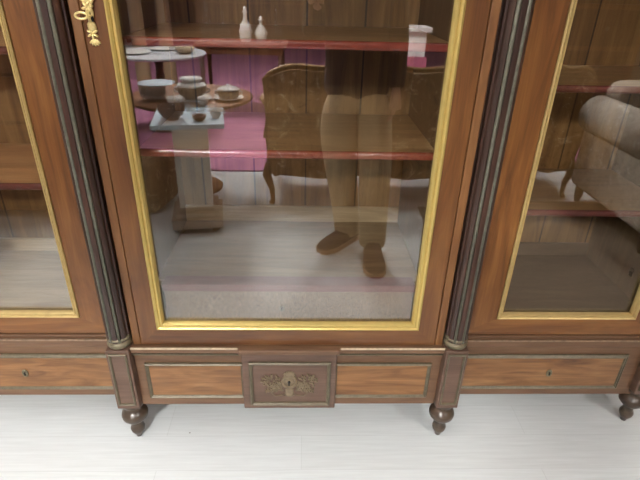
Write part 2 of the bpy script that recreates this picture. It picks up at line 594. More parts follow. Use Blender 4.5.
ring = [(.021 * math.cos(a), -.021, cz + .012 + .024 * math.sin(a)) for a in [2 * PI * k / 20 for k in range(20)]]
mt.tube(ring, .0055, 8, closed=True)
mt.ball((0, -.019, cz + .012), 1, (.019, .005, .021))
mt.box(-.014, .014, -.027, -.017, cz - .040, cz - .014, .004)
mt.ball((0, -.021, cz - .044), 1, (.018, .005, .008))
for k in range(7):
    leafs(mt, 0, cz + .034, -1.2 + .4 * k, .011, .004)
for s in (-1, 1):
    # flower cluster
    fx, fz = s * .058, cz + .014
    for rr_, nn, ll in ((.006, 6, .008), (.016, 9, .009), (.024, 11, .007)):
        for k in range(nn):
            a = 2 * PI * k / nn + rr_ * 40
            leafs(mt, fx + rr_ * math.cos(a), fz + rr_ * .9 * math.sin(a), PI / 2 - a + R.uniform(-.5, .5), ll * R.uniform(.55, .8), .0034, -.0205 - R.uniform(0, .002))
    for k in range(6):
        mt.ball((fx + R.uniform(-.02, .02), -.0225, fz + R.uniform(-.018, .018)), .0036, u=8, v=6)
    # sprays down to the middle and out to the sides
    for da, L in ((-.4, .050), (.25, .044), (.9, .036)):
        x0_, z0_ = s * .020, cz - .030
        dx_, dz_ = s * math.cos(da * .8 + .35), math.sin(da * .8 + .35)
        pts_ = [(x0_ + dx_ * L * t, -.0205, z0_ + dz_ * L * t + .006 * math.sin(t * PI)) for t in [i / 6 for i in range(7)]]
        mt.tube(pts_, .0018, 6)
        for q in pts_[2:]:
            for sg in (-1, 1):
                leafs(mt, q[0], q[2], math.atan2(dx_, dz_) + sg * .8, .006, .0026)
    mt.tube([(s * .02, -.0205, cz - .046), (s * .045, -.0205, cz - .05), (s * .058, -.0205, cz - .038), (s * .048, -.0205, cz - .03)], .0022, 6)
mt.build('bronze_mount', M['mount'], tablet)
MB().lathe([(.0046, 0), (.0046, .003)], (-.001, -.026, cz + .014), 14, mat=Matrix.Rotation(PI / 2, 4, 'X')).box(
    -.0032, .0012, -.029, -.025, cz + .001, cz + .012).build('keyhole', M['hole'], tablet)

# side bases -------------------------------------------------------------
SX0, SX1 = .548, 1.20
YS = .06


def esc(x, y, z, parent, s=1.0):
    e = MB()
    pts = [(x + .008 * s * math.cos(a), y, z + .013 * s * math.sin(a)) for a in [2 * PI * k / 18 for k in range(18)]]
    e.tube(pts, .0024 * s, 6, closed=True)
    e.ball((x, y + .001, z), 1, (.007 * s, .002, .011 * s))
    eo = e.build('escutcheon', M['brass_ring'], parent)
    MB().lathe([(.0026 * s, 0), (.0026 * s, .003)], (x, y - .001, z + .003 * s), 12, mat=Matrix.Rotation(PI / 2, 4, 'X')).box(
        x - .0013 * s, x + .0013 * s, y - .004, y, z - .007 * s, z + .003 * s).build('keyhole', M['hole'], parent)
    return eo


for s in (-1, 1):
    xa, xb = (SX0, SX1) if s > 0 else (-SX1, -SX0)
    MB().box(xa, xb, YS, .52, .132, .352, .003).build('side_base', M['base_h'], cab)
    MB().box(xa, xb, YS - .014, YS + .05, .352, .380, .005).build('base_ledge', M['base_h'], cab)
    lg = MB().box(xa, xb, YS - .006, YS + .04, .381, .393, .002).build('base_ledge', M['base_h'], cab)
    MB().box(xa, xb, YS - .0155, YS - .008, .3765, .381, .0015).build('worn_highlight', M['worn_highlight_side'], lg)
    px0, px1 = (.560, 1.128) if s > 0 else (-1.128, -.560)
    dr = MB().box(px0, px1, YS - .006, YS + .002, .176, .304).build('drawer', M['veneer'], cab)
    MB().frame(px0 - .006, px1 + .006, .164, .314, [(0, .061), (0, .054), (.004, .050), (.007, .053), (.011, .050), (.016, .056), (.016, .061)]).build('brass_moulding', M['brass_dull'], dr)
    esc(-.866 if s < 0 else .878, YS - .009, .238, dr)

# corner blocks, feet and columns ----------------------------------------------
foot_prof = [(.0, 0), (.010, .0), (.012, .010), (.017, .018), (.022, .028), (.0235, .038), (.021, .047), (.0175, .052), (.0175, .066),
             (.021, .074), (.032, .082), (.041, .094), (.0425, .104), (.040, .114), (.030, .123), (.025, .129), (.025, .140), (.034, .147), (.034, .166)]


def flute_column(cx, cy, r, z0, z1, parent):
    col = MB()
    n = 96
    t = bmesh.new()
    nfl = 8
    lo, hi = [], []
    for i in range(n):
        a = 2 * PI * i / n
        ph = (a * nfl / (2 * PI)) % 1.0
        d = r - (.005 if .30 < ph < .70 else 0)
        lo.append(t.verts.new((cx + d * math.cos(a), cy + d * math.sin(a), z0)))
        d *= .93
        hi.append(t.verts.new((cx + d * math.cos(a), cy + d * math.sin(a), z1)))
    for i in range(n):
        j = (i + 1) % n
        t.faces.new((lo[i], lo[j], hi[j], hi[i]))
    t.faces.new(lo[::-1])
    t.faces.new(hi)
    col._take(t)
    o = col.build('column', M['column'], parent)
    for k in range(nfl):
        a = 2 * PI * (k + .5) / nfl
        if math.sin(a) > -.8:
            continue
        rr = r - .003
        MB().tube([(cx + rr * math.cos(a), cy + rr * math.sin(a), z0 + .002), (cx + rr * .93 * math.cos(a), cy + rr * .93 * math.sin(a), z1)], .0052, 8).build(
            'brass_fillet', M['fillet'], o)
    MB().lathe([(.0, -.022), (.034, -.022), (.0365, -.017), (.0375, -.012), (.0355, -.006), (.032, -.003), (.033, .003), (.036, .006), (.036, .010), (.0335, .014), (.0, .014)],
               (cx, cy, z0), 40).build('base_ring', M['brass_ring'], o)
    MB().lathe([(.0, 0), (.034, 0), (.037, .01), (.034, .02), (.040, .04), (.042, .05), (0, .05)], (cx, cy, z1 - .005), 40).build('capital', M['brass_ring'], o)
    return o


def corner(cx, cy, s):
    hw, fr = .0355, cy - .035
    bl = MB().box(cx - hw, cx + hw, fr, cy + .04, .160, .399, .003).build('corner_block', M['tablet'], cab)
    MB().frame(cx - hw + .008, cx + hw - .008, .178, .388, [(0, fr + .001), (0, fr - .004), (.003, fr - .006), (.006, fr - .004), (.0075, fr + .001)]).build(
        'brass_moulding', M['brass_dull'], bl)
    MB().lathe(foot_prof, (cx, cy + .004, 0), 36).build('foot', M['foot'], cab)
    flute_column(cx, cy + .002, .0345, .424, 2.16, cab)


for s in (-1, 1):
    corner(s * .518, .006, s)
    corner(s * 1.220, .066, s)
    # rear feet
    MB().lathe(foot_prof, (s * 1.2, .47, 0), 24).build('foot', M['foot'], cab)
    # carcass posts behind the columns
    MB().box(s * .478, s * .552, .045, .50, .160, ZT, .002).build('partition', M['carcass'], cab)
    MB().box(s * 1.182, s * 1.250, .105, .52, .160, ZT, .002).build('end_panel', M['door_v'], cab)
    # light wood strip between door and column
    MB().box(s * .4545, s * .477, .003, .05, .398, ZT, .002).build('door_post', M['strip'], cab)

# interiors -----------------------------------------------------------------
IN = .398            # half width inside the centre bay
ZFC, ZFS = .588, .450
MB().box(-.484, .484, .500, .520, .15, ZT).build('back_panel', M['oak_panel'], cab)
for s in (-1, 1):
    MB().box(s * IN, s * .4845, .052, .498, .40, ZT).build('inner_side', M['oak_y'], cab)
MB().box(-IN, IN, .075, .499, .568, ZFC).build('bottom_board', M['oak_x'], cab)
MB().box(-IN, IN, .488, .4995, ZFC + .001, ZFC + .062, .002).build('back_rail', M['oak_lit'], cab)  # rail painted pale as if lit by the key lamp
dw = MB().box(-.378, .378, .055, .10, .420, .560, .002).build('inner_drawer', M['drawer'], cab)
MB().box(-.381, .381, .047, .10, .575, .5885, .003).build('top_edge', M['drawer_edge'], dw)
MB().box(-.381, .381, .052, .10, .561, .5745, .002).build('edge_moulding', M['drawer_edge'], dw)
MB().box(-.378, .378, .040, .10, .408, .462, .002).build('bottom_edge', M['drawer'], dw)
esc(-.024, .053, .500, dw, .8)


def shelf(x0, x1, y0, y1, z, th=.020, mat='shelf', edge='shelf_edge'):
    o = MB().box(x0, x1, y0 + .009, y1, z - th, z).build('shelf', M[mat], cab)
    t = MB()
    pr = [(0, 0), (-.003, .004), (-.003, th - .004), (0, th)]
    t.box(x0, x1, y0, y0 + .018, z - th - .001, z + .0005, .0085, seg=6)
    t.build('shelf_edge', M[edge], o)


for z in (.995, 1.271, 1.62, 1.95):
    shelf(-IN, IN, .068, .499, z)
for s in (-1, 1):
    a, b_ = (.554, 1.180) if s > 0 else (-1.180, -.554)
    MB().box(min(a, b_), max(a, b_), .500, .520, .15, ZT).build('back_panel', M['oak_panel'], cab)
    MB().box(s * 1.170, s * 1.1815, .108, .499, .40, ZT).build('inner_side', M['oak_y'], cab)
    MB().box(s * .5525, s * .562, .108, .499, .40, ZT).build('inner_side', M['oak_y'], cab)
    MB().box(s * .5625, s * 1.1695, .095, .499, .43, ZFS).build('bottom_board', M['oak_lit'] if s < 0 else M['brown_shaded'], cab)  # left board painted lit, right board painted shaded
    MB().box(s * .5625, s * 1.1695, .490, .4995, ZFS + .001, ZFS + .055, .002).build('back_rail', M['oak_lit'] if s < 0 else M['brown_shaded'], cab)
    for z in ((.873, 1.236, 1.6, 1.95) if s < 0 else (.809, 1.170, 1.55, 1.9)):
        shelf(min(s * .5625, s * 1.1695), max(s * .5625, s * 1.1695), .118, .499, z, .018, 'shelf_lit' if s < 0 else 'shelf', 'shelf_edge_dark')

# doors ------------------------------------------------------------------------


def door(x0, x1, z0, z1, y, gx0, gx1, gz0, gz1, mv, mh, gm, gw, parent):
    """Frame with mitred corners, brass bead, pane."""
    d = MB()
    t = bmesh.new()
    outer = [(x0, z0), (x1, z0), (x1, z1), (x0, z1)]
    inner = [(gx0, gz0), (gx1, gz0), (gx1, gz1), (gx0, gz1)]
    yf, yb = y, y + .030
    e = .003
    so = [(1, 1), (-1, 1), (-1, -1), (1, -1)]
    loops = []
    for (px, pz), (sx, sz) in zip(outer, so):
        pass
    rings = []
    for k in range(4):
        (ox, oz), (ix, iz), (sx, sz) = outer[k], inner[k], so[k]
        rings.append([t.verts.new(v) for v in ((ox, yb, oz), (ox, yf + e, oz), (ox + sx * e, yf, oz + sz * e),
                                                  (ix - sx * e, yf, iz - sz * e), (ix, yf + e, iz), (ix, yb, iz))])
    for q in range(4):
        a, c = rings[q], rings[(q + 1) % 4]
        for k in range(6):
            f = t.faces.new((a[k], a[(k + 1) % 6], c[(k + 1) % 6], c[k]))
            f.material_index = 1 if q in (0, 2) else 0
    bmesh.ops.recalc_face_normals(t, faces=t.faces)
    me = bpy.data.meshes.new('tmp'); t.to_mesh(me); t.free(); d.bm.from_mesh(me); bpy.data.meshes.remove(me)
    o = d.build('door', [mv, mh], parent)
    g = gw
    MB().frame(gx0, gx1, gz0, gz1, [(-.001, y + .001), (-.001, y - .004), (g * .18, y - .007), (g * .38, y - .004), (g * .46, y - .001), (g * .55, y - .003),
                                    (g * .75, y - .003), (g * .95, y + .004), (g, y + .010), (g, y + .013), (-.001, y + .013)]).build('gilt_bead', gm, o)
    MB().box(gx0 + .002, gx1 - .002, y + .0145, y + .0185, gz0 + .002, gz1 - .002).build('glass_pane', M['glass'], o)
    return o


dc = door(-.4525, .4525, .3985, 2.20, 0.0, -.396, .394, .460, 2.14, M['cdoor_v'], M['cdoor_h'], M['gilt'], .022, cab)
doors = {}
for s in (-1, 1):
    a, b_, ga, gb = (.540, 1.186, .660, 1.108) if s > 0 else (-1.186, -.540, -1.108, -.650)
    doors[s] = door(a, b_, .394, 2.20, YS, ga, gb, .459, 2.14, M['door_v'], M['door_h'], M['gilt_side'], .017, cab)

# ornate lock mount on the left upright of the centre door
lk = MB()
lx, ly = -.432, -.004
for k in range(5):
    leafs(lk, lx + .002, 1.272, PI - .9 + .45 * k, .008, .0032, ly)
for k in range(6):
    leafs(lk, lx, 1.283, 2 * PI * k / 6, .007, .003, ly)
lk.ball((lx + .001, ly, 1.297), 1, (.010, .004, .012))
pts = [(lx - .006 + .013 * math.sin(t * 5), ly - .001, 1.300 + .075 * t) for t in [i / 14 for i in range(15)]]
lk.tube(pts, .0036, 6)
pts = [(lx + .008 - .010 * math.sin(t * 5), ly - .001, 1.292 + .085 * t) for t in [i / 14 for i in range(15)]]
lk.tube(pts, .0036, 6)
for zc, rr in ((1.336, .011), (1.352, .009), (1.366, .010)):
    for k in range(6):
        leafs(lk, lx - .001, zc, 2 * PI * k / 6 + .3, rr * .62, .0034, ly - .002)
for sgn in (-1, 1):
    leafs(lk, lx, 1.345, sgn * 1.1, .010, .0036, ly - .002)
    leafs(lk, lx, 1.375, sgn * .5, .012, .004, ly - .002)
    leafs(lk, lx, 1.395, sgn * .4, .010, .004, ly - .002)
lk.ball((lx, ly - .003, 1.352), .006)
lmo = lk.build('lock_mount', M['ormolu'], dc)
ky = MB()
bow = [(lx - .012 + .013 * math.cos(a), -.020, 1.320 + .0065 * math.sin(a)) for a in [2 * PI * k / 16 for k in range(16)]]
ky.tube(bow, .0026, 6, closed=True)
ky.tube([(lx + .003, -.020, 1.320), (lx + .004, .0, 1.318)], .003, 8)
ky.build('key', M['ormolu'], dc)
MB().ball((lx + .006, ly - .003, 1.314), 1, (.003, .003, .007)).build('keyhole', M['hole'], dc)

# side door strike plate seen on the right inner wall
sp = MB().box(1.1660, 1.1705, .215, .231, .520, .552, .002).ball((1.165, .223, .541), .006).ball((1.165, .223, .528), .005)
sp.build('strike_plate', M['brass_ring'], cab)

# top, cornice -----------------------------------------------------------------
MB().box(-1.25, 1.25, .03, .52, ZT, ZT + .12, .004).box(-.56, .56, -.03, .52, ZT, ZT + .12, .004).build('frieze', M['door_h'], cab)
MB().box(-1.29, 1.29, -.01, .52, ZT + .12, ZT + .18, .012).box(-.60, .60, -.07, .52, ZT + .12, ZT + .18, .012).build('cornice', M['base_h'], cab)
for s in (-1, 1):
    MB().box(s * .53, s * 1.19, YS, .5, 2.201, ZT, .001).build('door_lintel', M['door_h'], cab)
MB().box(-.484, .484, .0, .5, 2.201, ZT, .001).build('door_lintel', M['cdoor_h'], cab)

#@@REFLECTED@@
# ------------------------------------------------------------------ the shop behind the photographer
ca = MB().box(-3.6, 3.6, -12.2, -2.62, .0, .012, .003).build('carpet', M['carpet'])
tag(ca, 'magenta pink carpet covering the shop floor behind the chair', 'carpet')

rg = MB().box(.80, 3.8, -1.93, -.50, .0, .010, .003).build('added_rug', M['added_rug'])  # added to darken the mirrored floor and the bounce at the right
tag(rg, 'brown woven cover added under the grey sofa to darken the mirrored floor', 'added_rug')

# square stone pedestal
pd = thing('pedestal', 'pale square stone pedestal with stepped base carrying a marble slab', 'pedestal', (-.665, -1.64, 0), -.16)
MB().box(-.150, .150, -.150, .150, .035, .100, .004).box(-.128, .128, -.128, .128, .100, .135, .006).build('plinth', M['stone_mid'], pd)
MB().frame(-.104, .104, -.104, .104, [(0, .135), (0, .150), (.012, .165), (.02, .165), (.02, .135)]).build('base_moulding', M['stone_dark'], pd).rotation_euler = (PI / 2, 0, 0)
MB().box(-.152, .152, -.152, .152, .094, .101, .002).box(-.130, .130, -.130, .130, .128, .136, .002).build('step_edge', M['stone_dark'], pd)
MB().box(-.098, .098, -.098, .098, .135, .640, .003).build('shaft', M['stone'], pd)
MB().box(-.115, .115, -.115, .115, .640, .662, .005).build('cap', M['stone'], pd)
MB().box(-.198, .198, -.198, .198, .662, .690, .005).build('slab', M['marble'], pd)
for sx in (-1, 1):
    for sy in (-1, 1):
        MB().lathe([(.0, 0), (.018, 0), (.026, .010), (.026, .024), (.018, .035), (0, .035)], (sx * .105, sy * .105, 0), 20).build('foot', M['foot'], pd)
SLAB = .691


def bowl_prof(r, h, foot=.5, th=.004):
    return [(0, 0), (r * foot, 0), (r * foot, h * .08), (r * .8, h * .3), (r * .97, h * .65), (r, h), (r - th, h), (r * .95 - th, h * .65), (r * .78 - th, h * .34), (0, h * .14)]


def put(mb, name, mat, label, cat, group=None):
    return tag(mb.build(name, mat), label, cat, group)


put(MB().lathe(bowl_prof(.075, .075), (-.74, -1.56, SLAB), 32), 'glass_bowl', M['dark_glass'], 'smoky brown glass bowl on the left of the marble slab', 'bowl', 'glass bowls on the marble slab')
put(MB().lathe(bowl_prof(.068, .07), (-.63, -1.68, SLAB), 32), 'glass_bowl', M['ware_glass'], 'clear glass bowl at the back of the marble slab', 'bowl', 'glass bowls on the marble slab')
put(MB().lathe(bowl_prof(.040, .03), (-.585, -1.535, SLAB), 28), 'small_dish', M['brown_dish'], 'small brown earthenware dish on the front corner of marble slab', 'dish')


def cup(label, x, y, z, r=.035, h=.05, a=0.0, group='cups on the slab and tables'):
    t = thing('teacup', label, 'cup', (x, y, z), a, group)
    MB().lathe(bowl_prof(r, h, .55, .003), n=28).build('bowl', M['porcelain'], t)
    MB().tube([(r * .95, 0, h * .8), (r * 1.5, 0, h * .78), (r * 1.55, 0, h * .45), (r * .85, 0, h * .3)], .0035, 6).build('handle', M['porcelain'], t)
    return t


cup('white teacup near the right edge of the marble slab', -.505, -1.605, SLAB, a=-.3)

# round wooden side table with services
TS = .68


def round_table(name, label, x, y, r, h, top_m, leg_m, th=.03, z0=0.0):
    t = thing(name, label, 'table', (x, y, z0))
    MB().lathe([(0, h - th), (r * .96, h - th), (r, h - th * .6), (r, h - th * .2), (r - .008, h), (0, h)], n=64).build('top', top_m, t)
    MB().lathe([(0, .10), (.05, .10), (.055, .16), (.03, .22), (.026, .40), (.045, .52), (.03, .58), (.06, h - th), (0, h - th)], n=28).build('stem', leg_m, t)
    MB().lathe([(0, 0), (.17, 0), (.175, .02), (.15, .04), (.05, .06), (.04, .11), (0, .11)], n=36).build('foot', leg_m, t)
    return t


round_table('side_table', 'round walnut side table beside the armchair holding a porcelain service', -.78, -2.26, .42, TS, M['furn'], M['furn'])
TZ = TS + .001


def saucer(label, x, y, z, r, mat, group='plates on the tables'):
    return put(MB().lathe([(0, 0), (r * .55, 0), (r * .6, .004), (r, .016), (r - .002, .019), (r * .6, .008), (0, .006)], (x, y, z), 40), 'plate', mat, label, 'plate', group)


saucer('white plate beneath the large lidded tureen', -.735, -2.10, TZ, .125, M['porcelain'])
tu = thing('tureen', 'patterned porcelain tureen with domed lid at the middle of the side table', 'tureen', (-.735, -2.10, TZ + .0085))
MB().lathe([(0, 0), (.05, 0), (.055, .012), (.085, .035), (.092, .07), (.090, .082), (0, .082)], n=36).build('body', M['porcelain_band'], tu)
MB().lathe([(0, .083), (.094, .083), (.096, .088), (.080, .102), (.055, .112), (.052, .118), (.072, .122), (.070, .135), (.03, .142), (0, .144)], n=36).build('lid', M['porcelain'], tu)
for s in (-1, 1):
    MB().tube([(s * .088, 0, .07), (s * .112, 0, .072), (s * .114, 0, .05), (s * .088, 0, .042)], .006, 8).build('handle', M['porcelain'], tu)
saucer('white plate under the lidded sugar bowl', -.505, -2.14, TZ, .100, M['porcelain'])
sb = thing('sugar_bowl', 'low porcelain sugar bowl with white lid on the right of the side table', 'bowl', (-.505, -2.14, TZ + .0085))
MB().lathe([(0, 0), (.05, 0), (.068, .02), (.072, .045), (.070, .055), (0, .055)], n=32).build('body', M['porcelain_band'], sb)
MB().lathe([(0, .056), (.073, .056), (.070, .064), (.04, .076), (.012, .079), (.014, .09), (0, .094)], n=32).build('lid', M['porcelain'], sb)
for s in (-1, 1):
    MB().tube([(s * .068, 0, .045), (s * .09, 0, .046), (s * .09, 0, .028), (s * .066, 0, .024)], .005, 8).build('handle', M['porcelain'], sb)
gb = MB()
for k in range(18):
    a = 2 * PI * k / 18
    gb.ball((-.99 + .075 * math.cos(a), -2.11 + .075 * math.sin(a), TZ + .04), .014, (1, 1, 2.2), u=6, v=5)
gb.lathe(bowl_prof(.085, .085, .6), (-.99, -2.11, TZ), 36)
put(gb, 'cut_glass_bowl', M['ware_glass'], 'sparkling cut glass bowl under the pale blue plate', 'bowl')
saucer('pale blue plate lying across the cut glass bowl', -.965, -2.12, TZ + .086, .118, M['porcelain_blue'])
for i, (x, y) in enumerate(((-.83, -1.95), (-.64, -1.96))):
    cup(('white teacup at the front edge of the side table', 'white teacup in front of the tureen on the side table')[i], x, y, TZ, a=i * 2.0)

cw = thing('chest_of_drawers', 'dark walnut chest of drawers on the white floor left of the tapestry footstool', 'chest', (-2.08, -1.86, 0))
MB().box(-.62, .62, -.28, .28, .05, 1.18, .008).build('body', M['furn_dark'], cw)
MB().box(-.66, .66, -.31, .31, 1.18, 1.22, .008).build('top', M['furn'], cw)
for k in range(4):
    q = MB().box(-.57, .57, .28, .298, .09 + .27 * k, .34 + .27 * k, .006).build('drawer', M['furn'], cw)
    for sx in (-.32, .32):
        MB().ball((sx, .312, .215 + .27 * k), .016).build('knob', M['brass_ring'], q)
for sx in (-.56, .56):
    MB().box(sx - .05, sx + .05, -.26, .26, 0, .05).build('foot', M['furn_dark'], cw)

# far round table with grey top and plates
round_table('pedestal_table', 'round grey topped table on thin dark stem far behind the pedestal', -1.42, -3.86, .46, .738, M['grey_top'], M['furn_dark'], z0=.0125)
saucer('broad white plate on the left of the grey topped table', -1.60, -3.72, .751, .15, M['porcelain'])
saucer('white plate at the back of the grey topped table', -1.40, -4.02, .751, .13, M['porcelain'])
put(MB().lathe(bowl_prof(.09, .06), (-1.14, -3.80, .751), 32), 'bowl', M['porcelain_band'], 'patterned bowl on the right of the grey topped table', 'bowl')

# tapestry settee seen from the back
def tapestry_seat(name, label, cat, loc, HW, n_cush):
    ac = thing(name, label, cat, loc)
    bk = bmesh.new()
    out = []
    for i in range(41):
        t = i / 40
        x = -HW + .01 + (2 * HW - .02) * t
        z = .83 + .10 * math.sin(PI * t) ** .6 + .02 * math.sin(5 * PI * t)
        out.append((x, z))
    low = [(HW - .03, .60), (HW - .005, .45), (HW - .04, .22), (.44 * HW, .19), (0, .22), (-.44 * HW, .19), (-HW + .04, .22), (-HW + .005, .45), (-HW + .03, .60)]
    poly = out + low
    fr_ = [bk.verts.new((x, .03, z)) for x, z in poly]
    bb_ = [bk.verts.new((x, -.06, z)) for x, z in poly]
    bk.faces.new(fr_)
    bk.faces.new(bb_[::-1])
    for i in range(len(poly)):
        j = (i + 1) % len(poly)
        bk.faces.new((fr_[i], fr_[j], bb_[j], bb_[i]))
    bmesh.ops.recalc_face_normals(bk, faces=bk.faces)
    x_ = MB(); x_._take(bk); x_.build('backrest', M['tapestry'], ac)
    MB().tube([(x, -.01, z + .012) for x, z in low[-2:] + out + low[:2]], .02, 10).build('carved_rail', M['gilt_wood'], ac)
    MB().box(-HW, HW, -.52, -.06, .22, .40, .04, seg=3).build('seat', M['tapestry'], ac)
    for s in (-1, 1):
        if n_cush == 2:
            MB().box(s * .33 - .31, s * .33 + .31, -.53, -.07, .40, .48, .035, seg=3).build('cushion', M['tapestry'], ac)
        elif s > 0:
            MB().box(-HW + .04, HW - .04, -.53, -.07, .40, .48, .035, seg=3).build('cushion', M['tapestry'], ac)
        for yy, dy in ((-.02, .02), (-.50, -.02)):
            MB().tube([(s * (HW - .03), yy, .28), (s * (HW - .005), yy + dy * .5, .20), (s * (HW - .04), yy + dy, .10), (s * (HW - .045), yy + 1.6 * dy, .03), (s * (HW - .035), yy + 2 * dy, .0)],
                      [.035, .032, .02, .016, .022], 10).build('leg', M['gilt_wood'], ac)
        MB().tube([(s * (HW - .01), -.05, .68), (s * (HW + .02), -.20, .68), (s * (HW + .03), -.36, .66), (s * (HW + .01), -.42, .60), (s * HW, -.40, .40)], [.022, .026, .024, .022, .02], 10).build('armrest', M['gilt_wood'], ac)
    return ac


tapestry_seat('settee', 'carved two-seat settee upholstered in brown tapestry with cabriole legs, standing behind the person', 'settee', (.42, -2.0, 0), .68, 2)
tapestry_seat('armchair', 'carved single armchair in brown tapestry standing between the settee and the grey sofa', 'armchair', (1.62, -2.06, 0), .36, 1)
put(MB().box(-.23, .23, -.20, .20, .0, .34, .06, seg=4, mat=Matrix.Translation((-1.14, -1.98, 0)) @ Matrix.Rotation(.2, 4, 'Z')), 'footstool', M['tapestry'],
    'low brown tapestry footstool on the floor left of the pedestal', 'footstool')

# grey sofa on the right
so = thing('sofa', 'grey floral damask sofa with rolled arms right of the photographer', 'sofa', (2.86, -1.50, .0105))
MB().box(-.86, .86, -.42, .40, .14, .42, .05, seg=3).build('base', M['sofa_cloth'], so)
MB().box(-.86, .86, -.52, -.30, .16, .86, .09, seg=4).build('backrest', M['sofa_cloth'], so)
for s in (-1, 1):
    MB().box(s * .86 - .09, s * .86 + .09, -.46, .40, .14, .60, .04, seg=3).tube(
        [(s * .88, -.46, .63), (s * .88, .0, .63), (s * .88, .42, .63)], .125, 20).build('arm', M['sofa_cloth'], so)
    MB().box(s * .36 - .40, s * .36 + .40, -.28, .38, .42, .54, .05, seg=3).build('cushion', M['sofa_cloth'], so)
    for yy in (-.44, .34):
        MB().lathe([(.0, 0), (.018, 0), (.03, .06), (.034, .14), (0, .14)], (s * .86, yy, 0), 16).build('leg', M['furn_dark'], so)
MB().tube([(-.95, .40, .15), (.0, .42, .15), (.95, .40, .15)], .012, 8).build('trim', M['furn_dark'], so)
put(MB().box(-.2, .2, -.06, .06, -.16, .16, .055, seg=4, mat=Matrix.Translation((2.38, -1.64, .725)) @ Matrix.Rotation(-.3, 4, 'X')), 'cushion', M['sofa_cloth'],
    'plump floral cushion leaning on the arm of the grey sofa', 'cushion')

# far furniture
sbd = thing('sideboard', 'long dark walnut sideboard against the taupe wall covered with ornaments', 'sideboard', (-1.6, -11.5, 0.012))
MB().box(-2.6, 2.6, -.30, .30, .08, .92, .008).build('body', M['furn'], sbd)
MB().box(-2.66, 2.66, -.34, .34, .92, .96, .008).build('top', M['furn_dark'], sbd)
for k in range(6):
    dd = MB().box(-2.55 + .86 * k, -1.76 + .86 * k, .30, .318, .14, .88, .006).build('door', M['furn_dark'], sbd)
    MB().ball((-1.82 + .86 * k, .328, .52), .016).build('knob', M['brass_ring'], dd)
for sx in (-2.5, -.0, 2.5):
    MB().box(sx - .05, sx + .05, -.28, .28, 0, .08).build('foot', M['furn_dark'], sbd)
for k, x in enumerate((-3.9, -3.4, -2.9, -2.4, -1.8, -1.2)):
    g = MB()
    h = .16 + .05 * (k % 3)
    g.lathe([(0, 0), (.05, 0), (.045, .015), (.014, .03), (.018, h * .5), (.035, h * .62), (.012, h * .8), (.03, h), (0, h)], (x, -11.4 - .06 * (k % 2), .973), 20)
    put(g, 'figurine', M['porcelain'], ('small white candlestick on the sideboard, first from the far left', 'taller white candlestick on the sideboard, second from the far left',
        'tallest white candlestick in the left half of the sideboard', 'small white candlestick left of the sideboard centre', 'taller white candlestick near the sideboard centre',
        'tallest white candlestick at the sideboard centre')[k], 'candlestick', 'candlesticks on the sideboard')
for k, (x, l) in enumerate(((-1.98, 'tan scagliola column standing on the carpet behind the grey table, left of a pair'), (-1.66, 'tan scagliola column standing on the carpet behind the grey table, right of a pair'))):
    t = thing('stone_column', l, 'column', (x, -5.15, .012), 0, 'tan columns on the carpet')
    MB().box(-.13, .13, -.13, .13, 0, .08, .006).build('base', M['tan_pillar'], t)
    MB().lathe([(.0, .08), (.105, .08), (.11, .11), (.09, .14), (.078, 1.2), (.10, 1.24), (.11, 1.28), (0, 1.28)], n=32).build('shaft', M['tan_pillar'], t)
    MB().box(-.13, .13, -.13, .13, 1.28, 1.34, .006).build('capital', M['tan_pillar'], t)
dk = thing('writing_desk', 'dark walnut writing desk on the carpet behind the side table', 'desk', (-.70, -4.75, .012))
MB().box(-.5, .5, -.3, .3, .72, .76, .006).build('top', M['furn_dark'], dk)
MB().box(-.46, .46, -.26, .26, .65, .72, .004).build('apron', M['furn'], dk)
for sx in (-1, 1):
    for sy in (-1, 1):
        MB().lathe([(.0, 0), (.018, 0), (.022, .2), (.03, .65), (0, .65)], (sx * .43, sy * .23, 0), 14).build('leg', M['furn_dark'], dk)
for k, (x, y, h, m_, l) in enumerate(((-1.08, -4.70, .40, 'ware_glass', 'tall clear glass decanter at the left end of the writing desk'), (-.92, -4.82, .30, 'ware_glass', 'short clear glass decanter second from the left on the writing desk'),
                                     (-.66, -4.72, .36, 'porcelain', 'slim white porcelain vase in the middle of the writing desk'), (-.50, -4.84, .26, 'porcelain', 'squat white porcelain vase right of the middle of the writing desk'),
                                     (-.32, -4.70, .34, 'ware_glass', 'clear glass decanter at the right end of the writing desk'))):
    g = MB().lathe([(0, 0), (.055, 0), (.06, .02), (.07, h * .3), (.055, h * .5), (.022, h * .62), (.020, h * .8), (.034, h * .84), (.015, h * .88), (.022, h * .95), (0, h)], (x, y, .773), 24)
    for q in range(8):
        a = 2 * PI * q / 8
        g.ball((x + .066 * math.cos(a), y + .066 * math.sin(a), .773 + h * .3), .012, (1, 1, 1.8), u=6, v=5)
    put(g, 'decanter' if m_ == 'ware_glass' else 'vase', M[m_], l, 'decanter' if m_ == 'ware_glass' else 'vase')
ch = thing('display_stand', 'white painted stand with a pink cloth hanging over its front', 'stand', (1.02, -3.9, .012))
MB().box(-.13, .13, -.13, .13, 0, .98, .006).build('post', M['white_paint'], ch)
MB().box(-.17, .17, -.17, .17, .98, 1.02, .006).build('top', M['white_paint'], ch)
MB().box(-.15, .15, .135, .150, .52, .76, .006).build('cloth', M['pink_cloth'], ch)
d2 = thing('dresser', 'tall brown dresser standing on the carpet at the right', 'dresser', (2.5, -4.2, .012))
MB().box(-.9, .9, -.28, .28, .06, 1.25, .01).build('body', M['furn'], d2)
MB().box(-.95, .95, -.32, .32, 1.25, 1.30, .01).build('top', M['furn_dark'], d2)
for k in range(3):
    q = MB().box(-.84, .84, .28, .296, .10 + .38 * k, .44 + .38 * k, .006).build('drawer', M['furn_dark'], d2)
    for sx in (-.5, .5):
        MB().ball((sx, .31, .27 + .38 * k), .018).build('knob', M['brass_ring'], q)
